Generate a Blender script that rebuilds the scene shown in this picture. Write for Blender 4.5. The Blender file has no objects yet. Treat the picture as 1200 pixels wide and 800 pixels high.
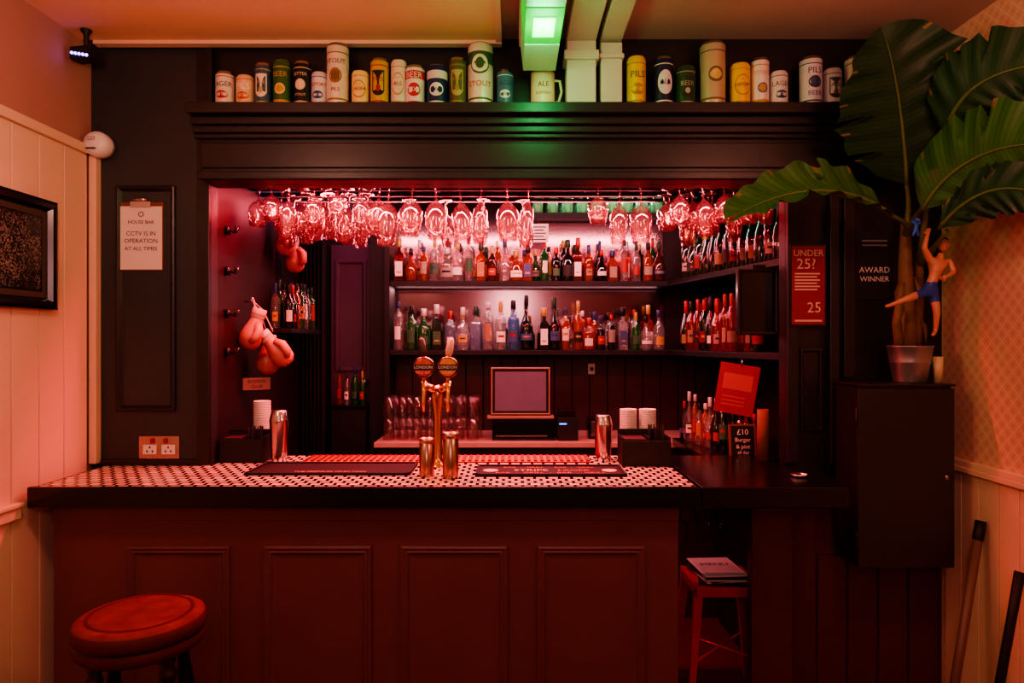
import bpy, math, random
from mathutils import Vector, Matrix
random.seed(7)
scene = bpy.context.scene
PI = math.pi
EYE = 1.65
def X(px, d): return (px-600)*d/800.0      # image pixel column at an assumed depth -> metres
def Z(py, d): return EYE-(py-400)*d/800.0  # image pixel row at an assumed depth -> height
def lin(r, g, b):
    def f(c):
        c = c/255.0
        return c/12.92 if c <= 0.04045 else ((c+0.055)/1.055)**2.4
    return (f(r), f(g), f(b), 1.0)

# ---------------------------------------------------------------- materials
_mc = {}
def mat(name, col, rough=0.5, metal=0.0, emis=None, estr=0.0, var=0.15, nscale=8.0, bump=0.0, coat=0.0, spec=0.5):
    if name in _mc: return _mc[name]
    m = bpy.data.materials.new(name); m.use_nodes = True
    nt = m.node_tree; N = nt.nodes; L = nt.links
    p = N['Principled BSDF']
    c = lin(*col)
    p.inputs['Roughness'].default_value = rough
    p.inputs['Metallic'].default_value = metal
    p.inputs['Coat Weight'].default_value = coat
    p.inputs['Specular IOR Level'].default_value = spec
    tc = N.new('ShaderNodeTexCoord'); nz = N.new('ShaderNodeTexNoise')
    nz.inputs['Scale'].default_value = nscale; nz.inputs['Detail'].default_value = 5
    L.new(tc.outputs['Object'], nz.inputs['Vector'])
    mx = N.new('ShaderNodeMix'); mx.data_type = 'RGBA'
    mx.inputs['A'].default_value = tuple(x*(1-var) for x in c[:3])+(1,)
    mx.inputs['B'].default_value = tuple(min(1, x*(1+var)) for x in c[:3])+(1,)
    L.new(nz.outputs['Fac'], mx.inputs['Factor'])
    L.new(mx.outputs['Result'], p.inputs['Base Color'])
    if bump > 0:
        bp = N.new('ShaderNodeBump'); bp.inputs['Strength'].default_value = bump; bp.inputs['Distance'].default_value = 0.01
        L.new(nz.outputs['Fac'], bp.inputs['Height']); L.new(bp.outputs['Normal'], p.inputs['Normal'])
    if emis:
        p.inputs['Emission Color'].default_value = lin(*emis); p.inputs['Emission Strength'].default_value = estr
    _mc[name] = m
    return m

def glass(name, tint, body=0.12, rough=0.05, gmin=0.05, gmax=0.75):
    if name in _mc: return _mc[name]
    m = bpy.data.materials.new(name); m.use_nodes = True
    nt = m.node_tree; N = nt.nodes; L = nt.links
    N.remove(N['Principled BSDF']); out = N['Material Output']
    c = lin(*tint)
    t = N.new('ShaderNodeBsdfTransparent'); t.inputs['Color'].default_value = c
    g = N.new('ShaderNodeBsdfGlossy'); g.inputs['Roughness'].default_value = rough; g.inputs['Color'].default_value = (1, 1, 1, 1)
    d = N.new('ShaderNodeBsdfDiffuse'); d.inputs['Color'].default_value = c
    tl = N.new('ShaderNodeBsdfTranslucent'); tl.inputs['Color'].default_value = c
    ad = N.new('ShaderNodeMixShader'); ad.inputs[0].default_value = 0.5
    L.new(d.outputs[0], ad.inputs[1]); L.new(tl.outputs[0], ad.inputs[2])
    m1 = N.new('ShaderNodeMixShader'); m1.inputs[0].default_value = body
    L.new(t.outputs[0], m1.inputs[1]); L.new(ad.outputs[0], m1.inputs[2])
    lw = N.new('ShaderNodeLayerWeight'); lw.inputs['Blend'].default_value = 0.3
    mp = N.new('ShaderNodeMapRange'); mp.inputs['To Min'].default_value = gmin; mp.inputs['To Max'].default_value = gmax
    L.new(lw.outputs['Facing'], mp.inputs['Value'])
    m2 = N.new('ShaderNodeMixShader'); L.new(mp.outputs[0], m2.inputs[0])
    L.new(m1.outputs[0], m2.inputs[1]); L.new(g.outputs[0], m2.inputs[2])
    L.new(m2.outputs[0], out.inputs['Surface'])
    _mc[name] = m
    return m

def wallpaper():
    m = bpy.data.materials.new('damask_wallpaper'); m.use_nodes = True
    nt = m.node_tree; N = nt.nodes; L = nt.links; p = N['Principled BSDF']
    tc = N.new('ShaderNodeTexCoord'); mp = N.new('ShaderNodeMapping'); mp.inputs['Rotation'].default_value = (PI/4, 0, 0)
    L.new(tc.outputs['Object'], mp.inputs[0])
    v = N.new('ShaderNodeTexVoronoi'); v.inputs['Randomness'].default_value = 0.0; v.inputs['Scale'].default_value = 24
    L.new(mp.outputs[0], v.inputs['Vector'])
    v2 = N.new('ShaderNodeTexVoronoi'); v2.inputs['Randomness'].default_value = 0.0; v2.inputs['Scale'].default_value = 72
    L.new(mp.outputs[0], v2.inputs['Vector'])
    ma = N.new('ShaderNodeMath'); ma.operation = 'MULTIPLY'; L.new(v.outputs['Distance'], ma.inputs[0]); L.new(v2.outputs['Distance'], ma.inputs[1])
    r = N.new('ShaderNodeValToRGB'); r.color_ramp.elements[0].position = 0.08; r.color_ramp.elements[1].position = 0.36
    r.color_ramp.elements[0].color = lin(204, 158, 138); r.color_ramp.elements[1].color = lin(226, 190, 165)
    L.new(ma.outputs[0], r.inputs[0]); L.new(r.outputs[0], p.inputs['Base Color']); p.inputs['Roughness'].default_value = 0.7
    return m

def mosaic():
    m = bpy.data.materials.new('mosaic_tile'); m.use_nodes = True
    nt = m.node_tree; N = nt.nodes; L = nt.links; p = N['Principled BSDF']
    tc = N.new('ShaderNodeTexCoord')
    b = N.new('ShaderNodeTexBrick'); b.inputs['Scale'].default_value = 1.0
    b.inputs['Brick Width'].default_value = 0.050; b.inputs['Row Height'].default_value = 0.040
    b.inputs['Mortar Size'].default_value = 0.0066; b.inputs['Mortar Smooth'].default_value = 0.1; b.offset = 0.5
    b.inputs['Color1'].default_value = lin(240, 218, 200); b.inputs['Color2'].default_value = lin(210, 186, 170); b.inputs['Mortar'].default_value = lin(12, 10, 12)
    L.new(tc.outputs['Object'], b.inputs['Vector']); L.new(b.outputs['Color'], p.inputs['Base Color'])
    p.inputs['Roughness'].default_value = 0.18
    bp = N.new('ShaderNodeBump'); bp.inputs['Strength'].default_value = 0.3; bp.inputs['Distance'].default_value = 0.003; bp.invert = True
    L.new(b.outputs['Fac'], bp.inputs['Height']); L.new(bp.outputs['Normal'], p.inputs['Normal'])
    return m

def photo_print():
    m = bpy.data.materials.new('crowd_photo_print'); m.use_nodes = True
    nt = m.node_tree; N = nt.nodes; L = nt.links; p = N['Principled BSDF']
    tc = N.new('ShaderNodeTexCoord')
    v = N.new('ShaderNodeTexVoronoi'); v.inputs['Scale'].default_value = 110; L.new(tc.outputs['Object'], v.inputs['Vector'])
    n = N.new('ShaderNodeTexNoise'); n.inputs['Scale'].default_value = 9; L.new(tc.outputs['Object'], n.inputs['Vector'])
    a = N.new('ShaderNodeMath'); a.operation = 'ADD'; L.new(v.outputs['Distance'], a.inputs[0]); L.new(n.outputs['Fac'], a.inputs[1])
    r = N.new('ShaderNodeValToRGB'); r.color_ramp.elements[0].color = lin(150, 134, 126); r.color_ramp.elements[1].color = lin(40, 34, 34)
    r.color_ramp.elements[0].position = 0.6; r.color_ramp.elements[1].position = 1.1
    L.new(a.outputs[0], r.inputs[0]); L.new(r.outputs[0], p.inputs['Base Color']); p.inputs['Roughness'].default_value = 0.2
    return m

M_black = mat('black_gloss', (14, 13, 15), 0.22)
M_matblack = mat('black_matt', (13, 12, 14), 0.6)
M_fac = mat('charcoal_paint', (46, 51, 54), 0.42, bump=0.05, nscale=30)
M_fac2 = mat('charcoal_paint_dark', (31, 28, 32), 0.36, bump=0.05, nscale=30)
M_inner = mat('inner_dark_paint', (34, 20, 24), 0.55)
M_barred = mat('oxblood_paint', (104, 62, 66), 0.4, var=0.16, nscale=4, bump=0.04)
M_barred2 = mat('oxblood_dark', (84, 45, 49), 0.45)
M_cream = mat('cream_paint', (230, 196, 172), 0.5, var=0.05, nscale=3)
M_plaster = mat('plaster_pink', (175, 130, 122), 0.7, var=0.06, bump=0.05)
M_ceilL = mat('ceiling_paint_warm', (238, 192, 160), 0.7, var=0.05)
M_ceilR = mat('ceiling_paint_grey', (180, 160, 152), 0.7, var=0.06)
M_white = mat('white_plastic', (225, 222, 218), 0.35, var=0.03)
M_paper = mat('paper', (225, 215, 208), 0.7, var=0.03)
M_steel = mat('brushed_steel', (190, 185, 182), 0.22, 1.0, var=0.05)
M_brass = mat('brass', (200, 150, 95), 0.22, 1.0, var=0.05)
M_galv = mat('galvanised_zinc', (165, 165, 168), 0.38, 0.9, var=0.2, nscale=25)
M_floor = mat('floor_wood', (60, 36, 28), 0.4, var=0.3, nscale=3)
M_red = mat('red_gloss', (180, 30, 30), 0.35)
M_wine = glass('clear_glass', (246, 226, 228), 0.05, 0.06, 0.07, 0.8)
M_pint = glass('pint_glass_clear', (235, 222, 224), 0.016, 0.06, 0.03, 0.48)
M_mirror = mat('aged_mirror', (140, 112, 120), 0.16, 1.0, var=0.1, nscale=4)
M_wood = mat('wood_brown', (120, 70, 45), 0.4, var=0.3, nscale=6)

# ---------------------------------------------------------------- builder
class B:
    def __init__(s, name):
        s.name = name; s.v = []; s.f = []; s.mi = []; s.sm = []; s.mats = []; s.M = Matrix.Identity(4)
    def _m(s, m):
        if m not in s.mats: s.mats.append(m)
        return s.mats.index(m)
    def add(s, vs, fs, m, smooth=False):
        o = len(s.v)
        for v in vs: s.v.append(s.M @ Vector(v))
        for i, f in enumerate(fs):
            s.f.append(tuple(o+k for k in f))
            s.mi.append(s._m(m[i] if isinstance(m, list) else m)); s.sm.append(smooth)
    def box(s, x0, x1, y0, y1, z0, z1, m):
        s.add([(x0,y0,z0),(x1,y0,z0),(x1,y1,z0),(x0,y1,z0),(x0,y0,z1),(x1,y0,z1),(x1,y1,z1),(x0,y1,z1)],
              [(0,3,2,1),(4,5,6,7),(0,1,5,4),(1,2,6,5),(2,3,7,6),(3,0,4,7)], m)
    def prism(s, poly, z0, z1, m, mtop=None):
        n = len(poly)
        vs = [(x,y,z0) for x,y in poly]+[(x,y,z1) for x,y in poly]
        fs = [tuple(range(n-1,-1,-1)), tuple(range(n,2*n))]+[(i,(i+1)%n,n+(i+1)%n,n+i) for i in range(n)]
        s.add(vs, fs, [m, mtop or m]+[m]*n)
    def lathe(s, c, prof, m, seg=20, a0=0.0, arc=2*PI, smooth=True, face=None):
        full = abs(arc-2*PI) < 1e-6
        n = seg if full else seg+1
        vs = []; fs = []; ms = []
        for r, z in prof:
            for k in range(n):
                a = a0+arc*k/seg
                vs.append((c[0]+r*math.cos(a), c[1]+r*math.sin(a), c[2]+z))
        for i in range(len(prof)-1):
            for k in range(seg):
                k2 = (k+1) % n if full else k+1
                fs.append((i*n+k, i*n+k2, (i+1)*n+k2, (i+1)*n+k))
                mm = m[i] if isinstance(m, list) else m
                if face: mm = face(i, k) or mm
                ms.append(mm)
        s.add(vs, fs, ms, smooth)
    def tube(s, pts, rad, m, seg=8, caps=True):
        pts = [Vector(p) for p in pts]; n = len(pts)
        rr = rad if isinstance(rad, (list, tuple)) else [rad]*n
        vs = []; fs = []; prev = None
        for i, p in enumerate(pts):
            t = (pts[min(i+1,n-1)]-pts[max(i-1,0)]).normalized()
            if prev is None:
                ref = Vector((0,0,1)) if abs(t.z) < 0.9 else Vector((1,0,0))
                a = t.cross(ref).normalized()
            else:
                a = (prev - t*prev.dot(t)).normalized()
            prev = a; b = t.cross(a)
            for k in range(seg):
                an = 2*PI*k/seg
                vs.append(p+(a*math.cos(an)+b*math.sin(an))*rr[i])
        for i in range(n-1):
            for k in range(seg):
                k2 = (k+1) % seg
                fs.append((i*seg+k, i*seg+k2, (i+1)*seg+k2, (i+1)*seg+k))
        if caps:
            fs.append(tuple(range(seg-1,-1,-1))); fs.append(tuple((n-1)*seg+k for k in range(seg)))
        s.add(vs, fs, m, True)
    def ball(s, c, r, m, sc=(1,1,1), seg=14, rings=9):
        prof = [(max(1e-4, math.sin(PI*i/rings)), -math.cos(PI*i/rings)) for i in range(rings+1)]
        old = s.M
        s.M = old @ Matrix.Translation(Vector(c)) @ Matrix.Diagonal((r*sc[0], r*sc[1], r*sc[2], 1))
        s.lathe((0,0,0), prof, m, seg); s.M = old
    def frame(s, x0, x1, z0, z1, y, rings, m, fill=None):
        vs = []; fs = []
        for ins, pr in rings:
            a, b2, c, d = x0+ins, x1-ins, z0+ins, z1-ins
            vs += [(a,y-pr,c),(b2,y-pr,c),(b2,y-pr,d),(a,y-pr,d)]
        for i in range(len(rings)-1):
            for k in range(4):
                k2 = (k+1) % 4
                fs.append((i*4+k, i*4+k2, (i+1)*4+k2, (i+1)*4+k))
        ms = [m]*len(fs)
        if fill:
            n = (len(rings)-1)*4; fs.append((n,n+1,n+2,n+3)); ms.append(fill)
        s.add(vs, fs, ms)
    def oval(s, c, rx, rz, wrap, m, z=0, tri=0, n=20):
        # wrapped emblem on a cylinder, facing -y ; tri>0 gives a shield shape
        vs=[(c[0], c[1]-wrap, c[2]+z)]; fs=[]
        for k in range(n):
            a=2*PI*k/n; u=rx*math.cos(a); w=rz*math.sin(a)
            if tri: 
                w = rz*(1 if math.sin(a) > .3 else math.sin(a)); u = rx*(math.copysign(min(1,abs(math.cos(a))*1.3),math.cos(a)))
            vs.append((c[0]+wrap*math.sin(u/wrap), c[1]-wrap*math.cos(u/wrap), c[2]+z+w))
        for k in range(n): fs.append((0,1+k,1+(k+1)%n))
        s.add(vs,fs,m)
    def text(s, body, pos, size, m, R=None, wrap=None, align='CENTER', squash=1.0):
        cu = bpy.data.curves.new('t', 'FONT'); cu.body = body; cu.size = size; cu.align_x = align; cu.align_y = 'CENTER'; cu.resolution_u = 2
        o = bpy.data.objects.new('t', cu); scene.collection.objects.link(o)
        dg = bpy.context.evaluated_depsgraph_get(); dg.update()
        me = o.evaluated_get(dg).to_mesh()
        vs = []
        for v in me.vertices:
            u, w = v.co.x*squash, v.co.y
            if wrap: p = Vector((wrap*math.sin(u/wrap), -wrap*math.cos(u/wrap), w))
            else: p = Vector((u, 0, w))
            if R: p = R @ p
            vs.append(p+Vector(pos))
        fs = [tuple(p.vertices) for p in me.polygons]
        s.add(vs, fs, m)
        o.evaluated_get(dg).to_mesh_clear()
        bpy.data.objects.remove(o); bpy.data.curves.remove(cu)
    def obj(s, bevel=0.0, solid=0.0):
        xs = [v.x for v in s.v]; ys = [v.y for v in s.v]; zs = [v.z for v in s.v]
        o0 = Vector(((min(xs)+max(xs))/2, (min(ys)+max(ys))/2, min(zs)))
        me = bpy.data.meshes.new(s.name)
        me.from_pydata([v-o0 for v in s.v], [], s.f)
        for m in s.mats: me.materials.append(m)
        me.polygons.foreach_set('material_index', s.mi); me.polygons.foreach_set('use_smooth', s.sm)
        me.update()
        ob = bpy.data.objects.new(s.name, me); ob.location = o0; scene.collection.objects.link(ob)
        if solid:
            md = ob.modifiers.new('s', 'SOLIDIFY'); md.thickness = solid
        if bevel:
            md = ob.modifiers.new('b', 'BEVEL'); md.width = bevel; md.segments = 2; md.limit_method = 'ANGLE'; md.angle_limit = math.radians(40)
        return ob

def boxobj(name, x0, x1, y0, y1, z0, z1, m, bevel=0):
    b = B(name); b.box(x0,x1,y0,y1,z0,z1,m); return b.obj(bevel)

# ---------------------------------------------------------------- room shell
XL, XR = -1.88, 1.92
FY = 3.05
boxobj('floor', XL-0.1, XR+0.1, -1.6, 4.8, -0.1, 0, M_floor)
boxobj('ceiling', XL-0.1, XR+0.1, -1.6, 4.8, 3.0, 3.1, M_ceilR)
boxobj('wall_rear', XL-0.1, XR+0.1, -1.7, -1.6, 0, 3.0, M_plaster)
boxobj('wall_left', XL-0.1, XL, -1.6, FY+0.07, 0, 3.0, M_plaster)
wr = boxobj('wall_right', XR, XR+0.1, -1.6, FY+0.07, 0, 3.0, wallpaper())
boxobj('wall_back', -1.5, 1.7, 4.65, 4.75, 0, 3.0, M_inner)
boxobj('wall_inner_left', -1.445, -1.345, FY+0.07, 4.65, 0, 3.0, M_inner)
boxobj('wall_inner_right', 1.5, 1.6, FY+0.07, 4.65, 0, 3.0, M_inner)
b = B('trim_1'); b.box(XL, -0.07, -1.5, 2.98, 2.965, 3.0, M_ceilL); b.box(-0.07, -0.045, -1.5, 2.98, 2.955, 3.0, M_cream)
b.box(XL+0.05, -0.045, 2.98, 3.02, 2.95, 3.0, M_cream); b.obj()
b = B('wall_front')
b.box(XL, -1.345, FY, FY+0.07, 0, 3.0, M_fac)
b.box(-1.345, 1.22, FY, FY+0.07, 2.35, 3.0, M_fac2)
b.box(1.22, XR, FY, FY+0.07, 1.0, 3.0, M_fac2)
b.box(1.22, XR, FY, FY+0.07, 0, 1.0, M_barred2)
b.obj()
b = B('trim_2')
b.frame(-1.765, -1.50, 1.34, 2.345, FY, [(0,0),(0,0.014),(0.012,0.018),(0.02,0.008),(0.026,0.001)], M_fac2)
b.box(-1.40, -1.345, FY-0.02, FY, 1.12, 2.99, M_fac2)
b.box(-1.83, -1.35, FY-0.018, FY, 1.102, 1.125, M_fac2)
b.obj(0.003)
b = B('trim_3')
b.box(1.22, 1.27, FY-0.03, FY, 1.11, 2.30, M_fac2)
b.box(1.40, 1.44, FY-0.05, FY, 1.11, 2.30, M_fac2)
b.box(1.47, 1.52, FY-0.03, FY, 1.49, 2.9, M_fac2)
b.frame(1.285, 1.385, 1.25, 1.62, FY, [(0,0),(0,0.012),(0.012,0.014),(0.018,0.001)], M_fac2)
b.obj(0.003)
b = B('trim_4')
b.box(-1.345, 1.43, 2.96, FY, 2.35, 2.61, M_fac2)
b.box(-1.36, 1.44, 2.945, 2.96, 2.35, 2.385, M_fac2)
b.box(-1.345, 1.43, 2.95, 2.96, 2.40, 2.51, M_fac2)
for i, (yy, z0, z1) in enumerate([(2.935, 2.525, 2.545), (2.92, 2.545, 2.575), (2.90, 2.575, 2.609)]):
    b.box(-1.37, 1.45, yy, 2.96, z0, z1, M_fac2)
b.obj(0.005)
b = B('trim_10'); b.box(-1.345, -1.32, 3.0, FY, 2.66, 2.94, M_fac2); b.obj(0.003)
SH = 2.655
boxobj('wall_shelf', -1.37, 1.47, 2.86, FY, 2.61, SH, M_fac2, 0.004)
b = B('wall_paneling_left')
y = -1.5
while y < 3.0:
    b.box(XL, XL+0.012, y, min(y+0.15, 3.0)-0.005, 0.0, 2.47, M_cream); y += 0.15
b.obj(0.002)
b = B('trim_5'); b.box(XL, XL+0.03, -1.5, 2.99, 2.47, 2.51, M_cream); b.obj(0.004)
b = B('trim_6'); b.box(XL+0.012, XL+0.035, -1.5, 2.57, 0.985, 1.03, M_cream); b.box(XL+0.012, XL+0.045, -1.5, 2.57, 1.03, 1.045, M_cream); b.obj(0.003)
b = B('trim_7'); b.box(XL+0.0125, XL+0.045, 3.01, FY, 1.11, 2.47, M_cream); b.obj(0.003)
b = B('wall_paneling_right')
y = -1.5
while y < 3.0:
    b.box(XR-0.012, XR, y, min(y+0.11, 3.04)-0.004, 0.0, 1.10, M_cream); y += 0.11
b.obj(0.002)
b = B('trim_8'); b.box(XR-0.035, XR, -1.5, 3.04, 1.10, 1.125, M_cream); b.box(XR-0.025, XR, -1.5, 3.04, 1.125, 1.15, M_cream); b.obj(0.004)
b = B('baseboard_left'); b.box(XL+0.012, XL+0.03, -1.5, 2.6, 0, 0.14, M_cream); b.obj(0.003)
b = B('baseboard_right'); b.box(XR-0.03, XR-0.012, -1.5, 2.38, 0, 0.14, M_cream); b.obj(0.003)

# ---------------------------------------------------------------- bar counter
b = B('bar_counter')
b.prism([(-1.83,2.60),(0.71,2.60),(0.71,3.30),(-1.34,3.30),(-1.34,3.045),(-1.83,3.045)], 1.025, 1.094, M_black)
b.prism([(-1.80,2.60),(0.70,2.60),(0.70,3.295),(-1.335,3.295),(-1.335,3.043),(-1.80,3.043)], 1.0945, 1.0995, M_black, mosaic())
b.box(-1.83, 0.712, 2.575, 2.60, 1.022, 1.0998, M_black)
b.box(-1.80, 0.653, 2.68, 2.76, 0.0, 1.025, M_barred)
b.box(-1.80, 0.653, 2.668, 2.68, 0.95, 1.022, M_barred)
b.box(0.62, 0.653, 2.76, 3.2, 0.0, 1.02, M_barred2)
for x0, x1 in [(-1.507,-1.105),(-0.97,-0.55),(-0.435,-0.017),(0.10,0.52)]:
    b.frame(x0, x1, 0.16, 0.85, 2.68, [(0,0),(0,0.012),(0.01,0.016),(0.018,0.01),(0.026,0.014),(0.034,0.003),(0.05,0.001)], M_barred)
b.box(-1.80, 0.653, 2.66, 2.68, 0.0, 0.10, M_barred2)
b.obj(0.003)
b = B('counter_flap')
b.prism([(0.716,2.575),(1.27,2.575),(1.29,2.60),(1.29,2.94),(1.21,2.98),(1.21,3.30),(0.716,3.30)], 1.02, 1.0998, M_black)
b.obj(0.004)
b = B('trim_11'); b.box(1.04, 1.215, 2.96, 3.02, 0.0, 1.015, M_barred2); b.obj(0.004)
b = B('wall_paneling_front')
for i in range(5):
    b.box(1.225+i*0.136, 1.352+i*0.136, FY-0.012, FY-0.001, 0.0, 0.70 if i > 0 else 1.0, M_barred2)
b.obj(0.004)

CT = 1.1002
# ---------------------------------------------------------------- beer cans on the high shelf
words = ['LAGER','PILS','ALE','BEER','BITTER','EXPORT','STOUT']
cans = [
 (253,275,86,(220,215,200),(170,30,30),(60,60,60)),(277,299,90,(225,190,150),(190,60,30),(250,240,220)),(299,319,76,(60,90,110),(190,170,110),(230,220,190)),
 (320,342,73,(60,100,55),(190,160,80),(220,200,120)),(344,365,74,(30,30,30),(220,200,170),(225,210,180)),(365,384,86,(215,215,215),(40,70,130),(170,40,40)),
 (383,409,54,(225,215,195),(150,120,80),(120,90,60)),(412,433,85,(235,215,150),(200,150,50),(180,60,40)),(434,456,71,(205,170,80),(160,35,30),(30,30,30)),
 (458,477,72,(225,215,195),(190,160,110),(150,60,50)),(475,498,79,(230,225,220),(195,35,35),(240,240,240)),(500,525,79,(30,45,90),(220,220,220),(230,225,215)),
 (526,547,70,(90,95,65),(150,140,90),(170,160,110)),(548,578,54,(225,215,200),(60,95,60),(190,60,40)),(582,602,84,(60,110,140),(210,210,210),(40,50,90)),
 (734,757,68,(235,200,40),(180,130,20),(60,60,60)),(766,789,69,(35,40,75),(220,220,220),(215,215,225)),(791,815,80,(45,75,50),(170,170,150),(40,50,40)),
 (820,850,52,(190,180,150),(120,105,70),(210,190,120)),(855,879,76,(240,205,60),(200,160,40),(130,100,40)),(880,901,70,(235,232,225),(200,160,60),(120,120,140)),
 (902,923,85,(220,220,215),(40,60,90),(90,90,100)),(937,963,69,(215,218,220),(60,70,90),(60,70,110)),(964,986,82,(200,200,200),(90,90,90),(60,60,60)),
 (990,1015,68,(215,205,190),(150,60,40),(140,60,50))]
for i, (x0, x1, top, c1, c2, c3) in enumerate(cans):
    d = 2.96
    r = (x1-x0)/2*d/800*0.98; cx = X((x0+x1)/2, d); h = Z(top, d)-SH
    m1 = mat('can_base_%d' % i, c1, 0.32, 0.25, var=0.12, nscale=30); m2 = mat('can_accent_%d' % i, c2, 0.32, 0.2, var=0.08); m3 = mat('can_label_%d' % i, c3, 0.35, 0.1, var=0.05)
    b = B('beer_can')
    prof = [(0.001,0.004),(r*0.75,0),(r*0.82,0.002),(r,0.012),(r,h*0.10),(r,h*0.13),(r,h*0.15),(r,h*0.66),(r,h*0.83),(r,h*0.85),(r,h-0.014),(r*0.86,h-0.003),(r*0.86,h),(r*0.8,h),(r*0.78,h-0.004),(0.001,h-0.004)]
    ms = [M_steel,M_steel,M_steel,m1,m2,m1,m1,m1,m2,m1,m1 if i % 2 else M_steel,M_steel,M_steel,M_steel,M_steel]
    st = [0,0,2,3,4,0,4,1,2,1,5,5,2,6,0,0,1,2,4,1,3,0,4,2,1][i]
    if st == 3: ms[3] = m2; ms[5] = m2
    if st == 5: ms[7] = m2; ms[3] = m2
    if st == 6: ms[7] = m2
    b.lathe((cx, d, SH), prof, ms, 24)
    w = words[i % 7]; ws = 0.030*r/0.04*(4.6/max(4, len(w))); c = (cx, d, SH)
    if st == 0:
        b.text(w, (cx,d,SH+h*.62), ws*1.1, m3, wrap=r+0.0015); b.oval(c, r*.7, h*.11, r+.001, m2, z=h*.34); b.text(words[(i+4)%7], (cx,d,SH+h*.34), ws*.7, m1, wrap=r+0.002)
    elif st == 1:
        b.oval(c, r*.82, h*.24, r+.001, m2, z=h*.48); b.oval(c, r*.72, h*.20, r+.0018, m1 if sum(c3) < 330 else m3, z=h*.48)
        b.text(w, (cx,d,SH+h*.48), ws*.8, m3 if sum(c3) < 330 else m1, wrap=r+0.003); b.text('ESTD', (cx,d,SH+h*.60), ws*.4, m2, wrap=r+0.003)
    elif st == 2:
        b.oval(c, r*.7, h*.26, r+.001, m3, z=h*.48, tri=1); b.text(w, (cx,d,SH+h*.55), ws*.75, m2, wrap=r+0.002); b.oval(c, r*.25, h*.07, r+.0018, m2, z=h*.38)
    elif st == 3:
        b.oval(c, r*.6, r*.6, r+.001, m3, z=h*.38); b.text(w, (cx,d,SH+h*.68), ws*.9, m2, wrap=r+0.002); b.oval(c, r*.4, r*.4, r+.0018, m2, z=h*.38)
    elif st == 5:
        b.text(w, (cx,d,SH+h*.74), ws, m1 if i != 11 else m3, wrap=r+0.0015); b.oval(c, r*.7, h*.16, r+.001, m2, z=h*.40); b.text(words[(i+3)%7], (cx,d,SH+h*.40), ws*.7, m1, wrap=r+0.002)
    elif st == 6:
        b.oval(c, r*.8, r*.85, r+.001, m2, z=h*.66); b.oval(c, r*.66, r*.70, r+.0018, m1, z=h*.66); b.oval(c, r*.35, r*.45, r+.0026, m2, z=h*.66); b.text(w, (cx,d,SH+h*.34), ws*.9, m3, wrap=r+0.0015)
    else:
        b.text(w, (cx,d,SH+h*.70), ws*.9, m3, wrap=r+0.0015)
        b.oval(c, r*.6, h*.12, r+.001, m2, z=h*.48); b.text(words[(i+2)%7], (cx,d,SH+h*.26), ws*.7, m3, wrap=r+0.0015)
        b.oval(c, r*.42, h*.08, r+.0018, m3, z=h*.48)
    b.obj()
b = B('beer_mug'); d = 2.96; cx = X(636, d); h = Z(87, d)-SH; r = 0.052
mc = mat('mug_ceramic', (228, 215, 175), 0.25); mg = mat('mug_print', (130, 50, 40), 0.4)
b.lathe((cx,d,SH), [(0.001,0),(r*0.9,0),(r,0.01),(r,h),(r-0.004,h),(r-0.005,0.01),(0.001,0.008)], mc, 24)
b.tube([(cx+r-0.004,d,SH+h*0.82),(cx+r+0.022,d,SH+h*0.8),(cx+r+0.03,d,SH+h*0.5),(cx+r+0.018,d,SH+h*0.22),(cx+r-0.004,d,SH+h*0.18)], 0.006, mc, 8)
b.text('ALE', (cx,d,SH+h*0.6), 0.030, mg, wrap=r+0.0015); b.text('& STOUT', (cx,d,SH+h*0.36), 0.016, mg, wrap=r+0.0015)
b.obj()

# ---------------------------------------------------------------- boxed conduits, emergency light
M_trunk = mat('trunking_white', (200, 198, 188), 0.45, var=0.05)
b = B('cable_trunking')
b.box(X(663,2.95), X(697,2.95), 2.90, 3.0, SH, 2.93, M_trunk)
b.box(X(660,2.95), X(700,2.95), 2.885, 3.0, 2.845, 2.885, M_trunk)
b.box(X(663,2.95), X(697,2.95), 1.2, 3.0, 2.93, 3.0, M_trunk)
b.box(X(703,2.95), X(728,2.95), 2.92, 3.0, SH, 2.93, M_trunk)
b.box(X(701,2.95), X(730,2.95), 2.91, 3.0, 2.86, 2.88, M_trunk)
b.box(X(703,2.95), X(728,2.95), 1.2, 3.0, 2.94, 3.0, M_trunk)
b.obj(0.004)
M_green = mat('green_lit_diffuser', (5, 110, 35), 0.5, emis=(0, 235, 50), estr=0.75, spec=.2)
M_greenh = mat('green_lit_tube', (60, 220, 120), 0.4, emis=(40, 255, 110), estr=3.5)
M_greenw = mat('pale_lit_diffuser', (170, 200, 180), 0.4, emis=(20, 200, 80), estr=0.2)
b = B('emergency_light')
ex0, ex1 = 0.035, 0.195
b.box(ex0-0.006, ex1+0.006, 2.24, 2.90, 2.90, 3.0, M_trunk)
def taper(b, x0,x1,y0,y1,z0,z1,t,m):
    b.add([(x0+t,y0+t*.3,z0),(x1-t,y0+t*.3,z0),(x1-t,y1-t*.3,z0),(x0+t,y1-t*.3,z0),(x0,y0,z1),(x1,y0,z1),(x1,y1,z1),(x0,y1,z1)],
          [(0,3,2,1),(4,5,6,7),(0,1,5,4),(1,2,6,5),(2,3,7,6),(3,0,4,7)], m)
taper(b, ex0, ex1, 2.25, 2.33, 2.79, 2.90, 0.012, M_greenw)
taper(b, ex0, ex1, 2.332, 2.62, 2.79, 2.90, 0.012, M_green)
taper(b, ex0, ex1, 2.622, 2.88, 2.79, 2.90, 0.012, M_greenw)
b.box(0.075, 0.155, 2.40, 2.55, 2.785, 2.79, M_greenh)
b.obj(0.004)

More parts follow.
